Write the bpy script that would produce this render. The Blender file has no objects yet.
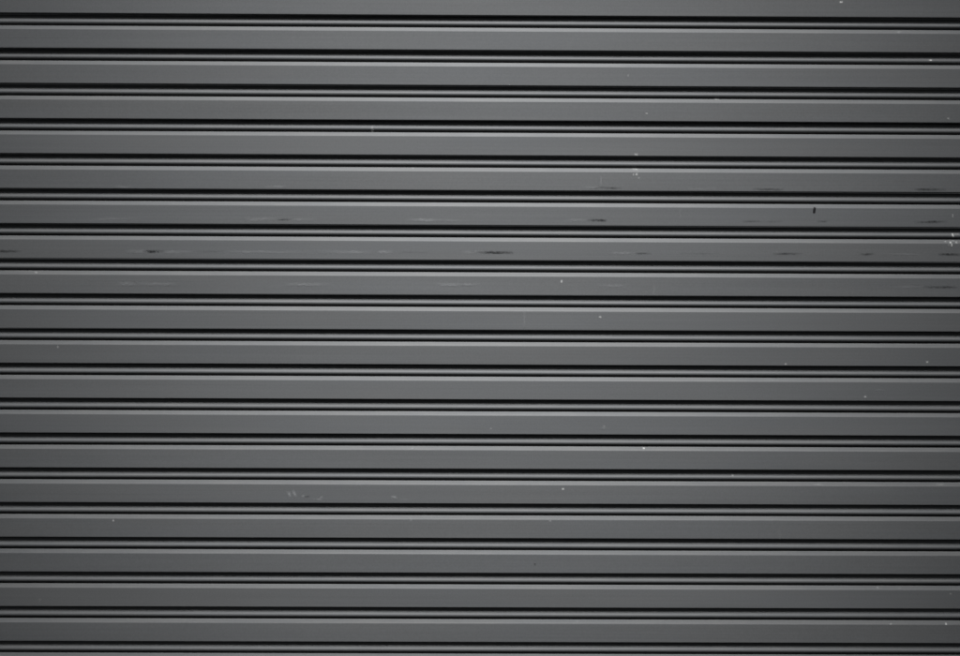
import bpy, math, random
import numpy as np
from mathutils import Matrix, Vector

random.seed(7)
scn = bpy.context.scene
COL = scn.collection

# ------------------------------------------------------------------ camera
PITCH = 0.077            # height of one slat, metres
CAM_D = 2.9447           # camera to shutter face
CAM_Z = 1.50             # camera height
K0 = 0.6384              # lower lip of the first slat in view, above the camera height
TILT, YAW, ROLL = 0.01714, 0.00575, -0.00407
FPX = 1333.0             # focal length in photograph pixels (960 wide)

def rot_world_to_cam():
    rx = Matrix.Rotation(TILT, 3, 'X'); ry = Matrix.Rotation(YAW, 3, 'Y'); rz = Matrix.Rotation(ROLL, 3, 'Z')
    return rz @ rx @ ry
W2C = rot_world_to_cam()
B = Matrix(((1, 0, 0), (0, 0, -1), (0, 1, 0)))      # (right, up, toward camera) -> Blender axes
cam_rot = B @ W2C.transposed()
cam = bpy.data.cameras.new('camera')
cam.sensor_width = 36.0
cam.lens = 36.0 * FPX / 960.0
cam.clip_end = 100.0
cam_ob = bpy.data.objects.new('camera', cam)
COL.objects.link(cam_ob)
cam_ob.matrix_world = Matrix.Translation((0, -CAM_D, CAM_Z)) @ cam_rot.to_4x4()
scn.camera = cam_ob

# ------------------------------------------------------------------ light
world = bpy.data.worlds.new('World'); scn.world = world
world.use_nodes = True
bg = world.node_tree.nodes['Background']
bg.inputs['Color'].default_value = (0.93, 0.97, 1.0, 1)
bg.inputs['Strength'].default_value = 0.17

# unseen spots added to shape edge falloff and soft groove shadows, high in front of the shutter, one above the other, oval beams wider than tall
aim = Vector((0.0, 0.0, CAM_Z + 0.20))
for elev in (46, 51, 56, 61, 66):
    lamp = bpy.data.lights.new('added_falloff_spot', 'SPOT')
    lamp.energy = 5450.0
    lamp.color = (0.985, 0.99, 1.0)
    lamp.spot_size = math.radians(12.9)
    lamp.spot_blend = 1.0
    lamp.shadow_soft_size = 0.9
    lamp_ob = bpy.data.objects.new('added_falloff_spot', lamp)
    COL.objects.link(lamp_ob)
    lamp_ob.location = (0.0, -14.0 * math.cos(math.radians(elev)), CAM_Z + 14.0 * math.sin(math.radians(elev)))
    lamp_ob.scale = (1.0, 0.46, 1.0)
    lamp_ob.rotation_euler = (aim - lamp_ob.location).to_track_quat('-Z', 'Y').to_euler()

vs = scn.view_settings
vs.view_transform = 'Standard'
vs.look = 'None'
vs.exposure = 0.0
vs.gamma = 1.0
vs.use_curve_mapping = False

# ------------------------------------------------------------------ materials
def new_mat(name):
    m = bpy.data.materials.new(name); m.use_nodes = True
    nt = m.node_tree
    return m, nt, nt.nodes['Principled BSDF']

def N(nt, kind, **kw):
    n = nt.nodes.new(kind)
    for k, v in kw.items(): setattr(n, k, v)
    return n

def mathn(nt, op, a, b=None, clamp=False):
    n = N(nt, 'ShaderNodeMath', operation=op); n.use_clamp = clamp
    for i, v in enumerate((a, b)):
        if v is None: continue
        if isinstance(v, (int, float)): n.inputs[i].default_value = v
        else: nt.links.new(v, n.inputs[i])
    return n.outputs[0]

def ramp(nt, src, lo, hi, a=0.0, b=1.0):
    n = N(nt, 'ShaderNodeMapRange'); n.clamp = True
    nt.links.new(src, n.inputs[0])
    for i, v in enumerate((lo, hi, a, b)): n.inputs[i + 1].default_value = v
    return n.outputs[0]

def noise(nt, co, scale, detail=3.0, rough=0.5, stretch=(1, 1, 1), offset=None):
    mp = N(nt, 'ShaderNodeMapping'); mp.inputs['Scale'].default_value = stretch
    nt.links.new(co, mp.inputs['Vector'])
    n = N(nt, 'ShaderNodeTexNoise'); n.inputs['Scale'].default_value = scale
    n.inputs['Detail'].default_value = detail; n.inputs['Roughness'].default_value = rough
    nt.links.new(mp.outputs[0], n.inputs['Vector'])
    return n.outputs['Fac']

def paint_material():
    m, nt, p = new_mat('grey_shutter_paint')
    co = N(nt, 'ShaderNodeTexCoord').outputs['Object']
    info = N(nt, 'ShaderNodeObjectInfo')
    # a different piece of the pattern for every slat
    off = N(nt, 'ShaderNodeVectorMath', operation='MULTIPLY_ADD')
    cmb = N(nt, 'ShaderNodeCombineXYZ')
    for i in range(3): nt.links.new(info.outputs['Random'], cmb.inputs[i])
    nt.links.new(cmb.outputs[0], off.inputs[0]); off.inputs[1].default_value = (37.0, 11.0, 53.0)
    nt.links.new(co, off.inputs[2])
    c = off.outputs[0]
    streak = noise(nt, c, 1.0, 4, 0.6, (1.6, 90, 260))         # fine roll-forming lines along the slat
    cloud = noise(nt, c, 1.0, 4, 0.55, (1.3, 6, 9))            # uneven ageing of the paint
    grain = noise(nt, c, 300, 4, 0.65)
    rub = noise(nt, c, 1.0, 5, 0.65, (7, 30, 190))
    v = mathn(nt, 'ADD', 1.0, mathn(nt, 'MULTIPLY', mathn(nt, 'SUBTRACT', streak, 0.5), 0.22))
    v = mathn(nt, 'ADD', v, mathn(nt, 'MULTIPLY', mathn(nt, 'SUBTRACT', cloud, 0.5), 0.24))
    v = mathn(nt, 'ADD', v, mathn(nt, 'MULTIPLY', mathn(nt, 'SUBTRACT', grain, 0.5), 0.36))
    v = mathn(nt, 'ADD', v, mathn(nt, 'MULTIPLY', mathn(nt, 'SUBTRACT', info.outputs['Random'], 0.5), 0.07))
    v = mathn(nt, 'ADD', v, ramp(nt, rub, 0.66, 0.80, 0.0, 0.10))
    # tint wanders between neutral, bluish and greenish grey
    tint = noise(nt, c, 1.0, 2, 0.5, (2.2, 4, 14))
    mixc = N(nt, 'ShaderNodeMix', data_type='RGBA')
    nt.links.new(ramp(nt, tint, 0.35, 0.65), mixc.inputs['Factor'])
    mixc.inputs['A'].default_value = (0.1130, 0.1164, 0.1196, 1)
    mixc.inputs['B'].default_value = (0.1152, 0.1172, 0.1186, 1)
    sc = N(nt, 'ShaderNodeVectorMath', operation='SCALE')
    nt.links.new(mixc.outputs['Result'], sc.inputs[0]); nt.links.new(v, sc.inputs['Scale'])
    # tiny dust specks and chips
    vor = N(nt, 'ShaderNodeTexVoronoi'); vor.inputs['Scale'].default_value = 42
    nt.links.new(c, vor.inputs['Vector'])
    spot = ramp(nt, vor.outputs['Distance'], 0.02, 0.045, 1.0, 0.0)
    rare = N(nt, 'ShaderNodeSeparateColor'); nt.links.new(vor.outputs['Color'], rare.inputs[0])
    fac = mathn(nt, 'MULTIPLY', spot, ramp(nt, rare.outputs[0], 0.965, 0.99))
    mix2 = N(nt, 'ShaderNodeMix', data_type='RGBA')
    nt.links.new(mathn(nt, 'MULTIPLY', fac, 0.55), mix2.inputs['Factor'])
    nt.links.new(sc.outputs[0], mix2.inputs['A']); mix2.inputs['B'].default_value = (0.34, 0.34, 0.33, 1)
    # fine dust settled unevenly on the ledges that face up
    geo = N(nt, 'ShaderNodeNewGeometry'); sep = N(nt, 'ShaderNodeSeparateXYZ')
    nt.links.new(geo.outputs['Normal'], sep.inputs[0])
    dn = noise(nt, c, 1.0, 5, 0.65, (14, 60, 160))
    dust = mathn(nt, 'MULTIPLY', ramp(nt, sep.outputs['Z'], 0.15, 0.4), ramp(nt, dn, 0.38, 0.72, 0.0, 0.22))
    mix3 = N(nt, 'ShaderNodeMix', data_type='RGBA')
    nt.links.new(dust, mix3.inputs['Factor'])
    nt.links.new(mix2.outputs['Result'], mix3.inputs['A']); mix3.inputs['B'].default_value = (0.21, 0.205, 0.195, 1)
    nt.links.new(mix3.outputs['Result'], p.inputs['Base Color'])
    r = mathn(nt, 'ADD', 0.56, mathn(nt, 'MULTIPLY', mathn(nt, 'SUBTRACT', cloud, 0.5), 0.16))
    nt.links.new(r, p.inputs['Roughness'])
    p.inputs['Specular IOR Level'].default_value = 0.28
    bmp = N(nt, 'ShaderNodeBump'); bmp.inputs['Strength'].default_value = 0.25; bmp.inputs['Distance'].default_value = 0.0004
    hgt = mathn(nt, 'ADD', mathn(nt, 'MULTIPLY', grain, 0.25), streak)
    nt.links.new(hgt, bmp.inputs['Height']); nt.links.new(bmp.outputs[0], p.inputs['Normal'])
    return m

def mark_material(name, colour, rough):
    """paint, rubber or bare patches lying on the slat; the edge fades with the mesh's own mask"""
    m, nt, p = new_mat(name)
    p.inputs['Base Color'].default_value = (*colour, 1); p.inputs['Roughness'].default_value = rough
    p.inputs['Specular IOR Level'].default_value = 0.15
    at = N(nt, 'ShaderNodeAttribute', attribute_name='mask')
    co = N(nt, 'ShaderNodeTexCoord').outputs['Object']
    n1 = noise(nt, co, 1.0, 3, 0.6, (230, 300, 1300))
    a = mathn(nt, 'MULTIPLY', at.outputs['Fac'], ramp(nt, n1, 0.36, 0.60, 0.15, 1.25), True)
    nt.links.new(a, p.inputs['Alpha'])
    return m

PAINT = paint_material()
DARK = mark_material('dark_rubber_scuff', (0.012, 0.012, 0.013), 0.7)
PALE = mark_material('pale_rubbed_paint', (0.32, 0.325, 0.33), 0.6)
WHITE = mark_material('white_paint_splash', (0.78, 0.78, 0.76), 0.5)

# ------------------------------------------------------------------ slat profile
# (depth behind the front face, height measured down from the slat's lower lip of the slat above), millimetres
def arc(cx, cz, r, a0, a1, n):
    """points on a circle; 0 deg faces the viewer, 90 deg faces up"""
    return [(cx - r * math.cos(math.radians(a0 + (a1 - a0) * i / n)), cz - r * math.sin(math.radians(a0 + (a1 - a0) * i / n))) for i in range(n + 1)]

HALF = 2.2
BEV_TOP, BEV_BOT, BEV_DEPTH = 27.0, 35.5, 4.2
SLAT = ([(21.0, 37.0), (12.0, 34.0)] + [(7.0, 29.2), (5.6, 27.5), (BEV_DEPTH + 0.5, 26.95), (BEV_DEPTH, 27.25), (BEV_DEPTH - 0.55, 28.2)] +
        [(2.45, 31.4), (1.1, BEV_BOT - 1.6)] +
        [(0.45, BEV_BOT - 0.6), (0.13, BEV_BOT + 0.1), (0.0, BEV_BOT + 0.7), (0.0, BEV_BOT + 1.6)] +
        [(0.0, 75.0), (0.0, 76.0), (0.12, 76.6), (0.5, 77.0), (1.1, 77.2)] + [(24.0, 77.2)])
BEAD = ([(18.0, 0.6), (13.6, 4.5), (10.8, 9.0), (8.2, 12.0)] + arc(7.8, 18.4, 5.0, 65, -80, 16) +
        [(12.0, 24.0), (17.0, 25.4), (22.0, 27.0), (22.5, 40.0)])

def profile_depth(z):
    """front surface depth (mm) at height z below the lip above"""
    z = z % 77.0
    if z < BEV_TOP:
        pts = BEAD[1:-4]
    else:
        pts = SLAT[5:-1]
    for (d0, z0), (d1, z1) in zip(pts, pts[1:]):
        if z0 <= z <= z1 and z1 > z0:
            return d0 + (d1 - d0) * (z - z0) / (z1 - z0)
    return pts[0][0] if z < pts[0][1] else pts[-1][0]

def extrude(name, prof, seed, segs=14):
    rng = random.Random(seed)
    ph = [rng.uniform(0, 6.28) for _ in range(6)]
    verts, faces = [], []
    n = len(prof)
    for s in range(segs + 1):
        x = -HALF + 2 * HALF * s / segs
        dy = 0.25 * math.sin(1.3 * x + ph[0]) + 0.16 * math.sin(3.4 * x + ph[1])
        dz = 0.16 * math.sin(0.9 * x + ph[2]) + 0.09 * math.sin(2.7 * x + ph[3])
        tw = 0.0035 * math.sin(1.1 * x + ph[4])
        for d, z in prof:
            verts.append((x, (d + dy + tw * (z - 50)) / 1000.0, -(z + dz) / 1000.0))
    for s in range(segs):
        for i in range(n - 1):
            a = s * n + i
            faces.append((a, a + 1, a + n + 1, a + n))
    me = bpy.data.meshes.new(name); me.from_pydata(verts, [], faces); me.update()
    me.materials.append(PAINT)
    me.shade_smooth()
    return me

def part(name, me, parent, loc=(0, 0, 0)):
    o = bpy.data.objects.new(name, me); COL.objects.link(o)
    o.parent = parent; o.location = loc
    return o

# ------------------------------------------------------------------ ground under the shutter
def ground_material():
    m, nt, p = new_mat('ground_asphalt')
    co = N(nt, 'ShaderNodeTexCoord').outputs['Object']
    n = noise(nt, co, 90, 4, 0.6)
    r_ = N(nt, 'ShaderNodeMix', data_type='RGBA'); nt.links.new(n, r_.inputs['Factor'])
    r_.inputs['A'].default_value = (0.03, 0.03, 0.032, 1); r_.inputs['B'].default_value = (0.075, 0.075, 0.075, 1)
    nt.links.new(r_.outputs['Result'], p.inputs['Base Color'])
    p.inputs['Roughness'].default_value = 0.9
    return m
gm = bpy.data.meshes.new('ground')
gm.from_pydata([(-12, -16, 0), (12, -16, 0), (12, 1, 0), (-12, 1, 0)], [], [(0, 1, 2, 3)]); gm.update()
gm.materials.append(ground_material())
ground = bpy.data.objects.new('ground', gm); COL.objects.link(ground)
ground['kind'] = 'structure'

# ------------------------------------------------------------------ the shutter
shutter = bpy.data.objects.new('roller_shutter', None)
COL.objects.link(shutter)
shutter['label'] = 'dark grey painted metal roller shutter of horizontal slats, scuffed and paint-flecked'
shutter['category'] = 'roller shutter'
shutter.location = (0, 0, 0)

FIRST, LAST = -5, 26
slats = {}
def lip_z(k): return CAM_Z + K0 - k * PITCH          # lip above slat k+1
for k in range(FIRST, LAST + 1):
    s = part('slat', extrude('slat', SLAT, 100 + k), shutter,
             (0, random.uniform(-0.0003, 0.0003), lip_z(k) ))
    s.rotation_euler.x = random.uniform(-0.006, 0.006)
    part('interlock_bead', extrude('interlock_bead', BEAD, 100 + k), s)
    slats[k] = s

# weighted rail closing the curtain at the ground
RAIL_H = (lip_z(LAST) - PITCH) * 1000 - 1.0
part('bottom_rail', extrude('bottom_rail', [(20, RAIL_H), (3, RAIL_H), (1, RAIL_H - 1), (0, RAIL_H - 3), (0, 6), (1, 3), (3, 2), (20, 1.5)][::-1], 5),
     shutter, (0, 0, lip_z(LAST) - PITCH))

# ------------------------------------------------------------------ marks on the paint
def pixel_to_face(u, v):
    d = cam_rot @ Vector(((u - 480) / FPX, (328 - v) / FPX, -1.0))
    t = CAM_D / d.y
    return d.x * t, CAM_Z + d.z * t

MM = PITCH * 1000 / 34.9      # millimetres per photograph pixel

def mark(name, mat, u, v, hl, hh, strength, slant=0.0, power=1.2):
    """soft-edged patch of half length hl and half height hh (photograph pixels), laid on the slat surface"""
    x0, z0 = pixel_to_face(u, v)
    k = math.floor((lip_z(0) - z0) / PITCH)
    s = slats[k]
    zl = (lip_z(k) - z0) * 1000.0
    nu, nv = (26 if hl > 4 else 8), 6
    vs_, al, fs = [], [], []
    rng = random.Random(int(u * 31 + v * 7))
    jag = 0.26 if hl > 4 else 0.12
    lvl, off, tilt = 1.0, 0.0, rng.uniform(-0.35, 0.35)
    skew = rng.uniform(-0.45, 0.45)
    for i in range(nu + 1):
        a = -1 + 2 * i / nu
        if i % 2 == 0: lvl, off = rng.uniform(1 - 1.4 * jag, 1.1), rng.uniform(-jag, jag)
        for j in range(nv + 1):
            b = -1 + 2 * j / nv
            zz = min(max(zl + b * hh * MM, 1.0), 76.2)
            xx = x0 + (a * hl + slant * b * hh) * MM / 1000.0
            vs_.append((xx, (profile_depth(zz) - 0.9) / 1000.0, -zz / 1000.0))
            bb = b + off + (tilt * a if hl > 4 else 0.0)
            aa = (a - skew) / (1 + skew) if a < skew else (a - skew) / (1 - skew)
            if abs(b) == 1 or abs(a) == 1: al.append(0.0); continue
            al.append(strength * lvl * max(0.0, 1 - abs(aa)) ** (power * 0.6) * max(0.0, 1 - bb * bb) ** power)
    for i in range(nu):
        for j in range(nv):
            q = i * (nv + 1) + j
            fs.append((q, q + 1, q + nv + 2, q + nv + 1))
    me = bpy.data.meshes.new(name); me.from_pydata(vs_, [], fs); me.update()
    at = me.attributes.new('mask', 'FLOAT', 'POINT')
    at.data.foreach_set('value', al)
    me.materials.append(mat); me.shade_smooth()
    return part(name, me, s)

# u, v, half length, half height, strength
for a in [(492, 252.4, 20, 2.0, .95), (597, 220, 10, 1.6, .75), (602, 220.3, 3.5, 1.5, .6), (153, 251.2, 11, 1.9, .85), (9, 251, 12, 1.7, .8),
          (608, 187.6, 13, 1.4, .5), (768, 189, 15, 1.5, .6), (930, 189.2, 15, 1.5, .75), (752, 221.2, 9, 1.2, .4),
          (822, 221.2, 5, 1.2, .45), (930, 221.7, 16, 1.5, .7), (788, 253.6, 14, 1.5, .65), (867, 254, 7, 1.5, .6),
          (950, 254.3, 12, 1.6, .85), (940, 287, 17, 1.5, .7), (284, 219.4, 7, 1.3, .5), (643, 253.3, 8, 1.4, .5),
          (770, 221.4, 12, .9, .2), (307, 496.4, 2.5, 1.0, .6), (700, 253.4, 20, .9, .18), (415, 252, 14, .9, .2), (210, 251.5, 16, .9, .2)]:
    mark('scuff_mark', DARK, a[0], a[1], a[2] * 1.1, a[3] * 0.85, a[4] * 1.0)
for a in [(122, 187, 9, 1.2, .3), (276, 186.8, 10, 1.2, .35), (115, 219, 26, 1.3, .25), (262, 219.3, 16, 1.6, .32), (303, 219.5, 12, 1.3, .25),
          (425, 220, 18, 1.6, .38), (450, 220.5, 16, 1.2, .2), (137, 251.5, 12, 1.8, .35), (176, 252, 18, 1.6, .32), (270, 252, 42, 1.3, .28),
          (345, 252, 26, 1.4, .3), (385, 252, 7, 1.5, .5), (474, 252.2, 12, 1.6, .4), (623, 253, 12, 1.3, .3), (128, 284, 10, 1.8, .3),
          (152, 284, 22, 1.5, .28), (308, 284.4, 22, 1.5, .32), (450, 284.6, 12, 1.5, .42), (470, 284.6, 10, 1.2, .3), (610, 285.8, 14, 1.3, .25),
          (578, 220, 12, 1.3, .28), (590, 187.5, 10, 1.0, .2), (905, 287, 14, 1.2, .2), (900, 254, 20, 1.0, .2), (700, 189, 18, 1.0, .18)]:
    mark('rubbed_streak', PALE, a[0], a[1], a[2] * 1.1, a[3] * 1.25, a[4] * 1.35)
for a in [(289.5, 494.2, 2.1, 3.6, .8, .35), (294.4, 493.8, 2.0, 4.0, .9, .35), (304, 496.2, 3.0, 1.6, .5, -.6), (318, 499.5, 6.5, 1.2, .5, 0),
          (321, 497.8, 2.0, 1.6, .5, -.5), (394, 497.2, 3.0, 1.7, .8, .7), (405, 499.5, 6, .9, .3, 0), (601, 181, 0.9, 5.5, .5, 0),
          (879, 390, 6, .8, .4, 0), (524.3, 319, 1.2, 9, .3, 0), (654, 290, 1.0, 7, .25, 0), (360, 484, 9, 2.0, .25, .5), (411, 520.5, 1.2, 2.5, .5, 0),
          (603, 428, 3, 1.4, .3, -.5), (780, 535, 1.0, 6, .2, 0), (412.5, 449, 2.4, 1.6, .6, -1.0), (718, 102, 1.6, 3.0, .3, -.4), (680, 213, 1.0, 5, .22, 0)]:
    mark('scratch', PALE, *a[:4], a[4] * 1.05, a[5])
for a in [(841, 2, 2.2, 1.4, .95), (930.7, 60, 2.2, 1.2, .8), (372, 129, 1.4, 4.0, .35), (636.2, 154.4, 2.2, 1.3, .75), (634.8, 169, 3.6, 1.4, .45),
          (636.6, 174.2, 1.6, 1.9, .65), (633.4, 174.6, .9, 1.7, .5), (638.8, 178, 1.1, 1.5, .3), (561.5, 281.4, 1.3, 2.0, .75), (600, 317, 1.8, 1.4, .7),
          (785.5, 364, 1.6, 1.3, .65), (927, 362, 1.6, 1.4, .7), (865, 396.8, 1.6, 1.4, .7), (644, 448.4, 1.5, 1.3, .82), (563, 489, 1.6, 1.5, .8),
          (113.5, 520.5, 1.5, 1.7, .6), (36, 272.4, 1.8, 1.3, .5), (952.6, 215.8, .9, 2.6, .55), (953, 234.8, 1.3, 2.3, 1.0), (953.6, 236.2, 1.2, 1.3, 1.0),
          (950.6, 242.4, 1.5, 1.4, .95), (951.6, 245, 1.1, 2.0, .95), (956.6, 242.2, 1.4, 2.0, .7), (953.5, 240.8, 1.6, 1.0, .6), (945.6, 241.6, 1.6, 1.0, .5),
          (949, 244.6, 1.0, 1.5, .45), (958.5, 233.8, 1.3, 1.2, .45), (956, 234, 1.2, 1.6, .3), (878, 588, 1.4, 1.4, .4), (890.6, 624, 1.4, 1.2, .45),
          (946, 624, 1.3, 1.6, .8), (950.5, 594, 1.5, 1.2, .35), (900, 588.4, 1.2, 1.0, .3), (733, 475.6, 1.3, 1.2, .5), (717, 99, 3.0, 1.2, .35), (40, 600, 1.4, 1.6, .22),
          (899, 32, 2, 1.6, .3), (413, 168, 1.2, 1.0, .4), (818, 484.5, 5, 1.0, .3), (940, 484.5, 4, 1.0, .3), (550, 521, 1.5, 1.2, .35), (646.5, 113.5, 1.4, 1.1, .6), (948, 118.5, 1.3, 1.2, .55), (628, 75.5, 1.2, 1.1, .4), (577.5, 621.5, 1.6, .9, .3), (58, 347, 1.2, 1.8, .4), (604, 426, 1.2, 1.2, .3), (491, 428.5, 1.2, 1.0, .3)]:
    mark('paint_fleck', WHITE, a[0], a[1], a[2] * .88, a[3] * .88, a[4] * (0.85 if a[4] >= .8 else 0.65), 0.0, 0.6)
mark('black_nick', DARK, 814.4, 210.0, 1.5, 3.6, 3.0, -0.12, 1.3)
mark('scuff_mark', DARK, 535, 564, 1.3, 1.3, .5)
mark('scuff_mark', DARK, 578, 644.5, 1.4, .9, .45)
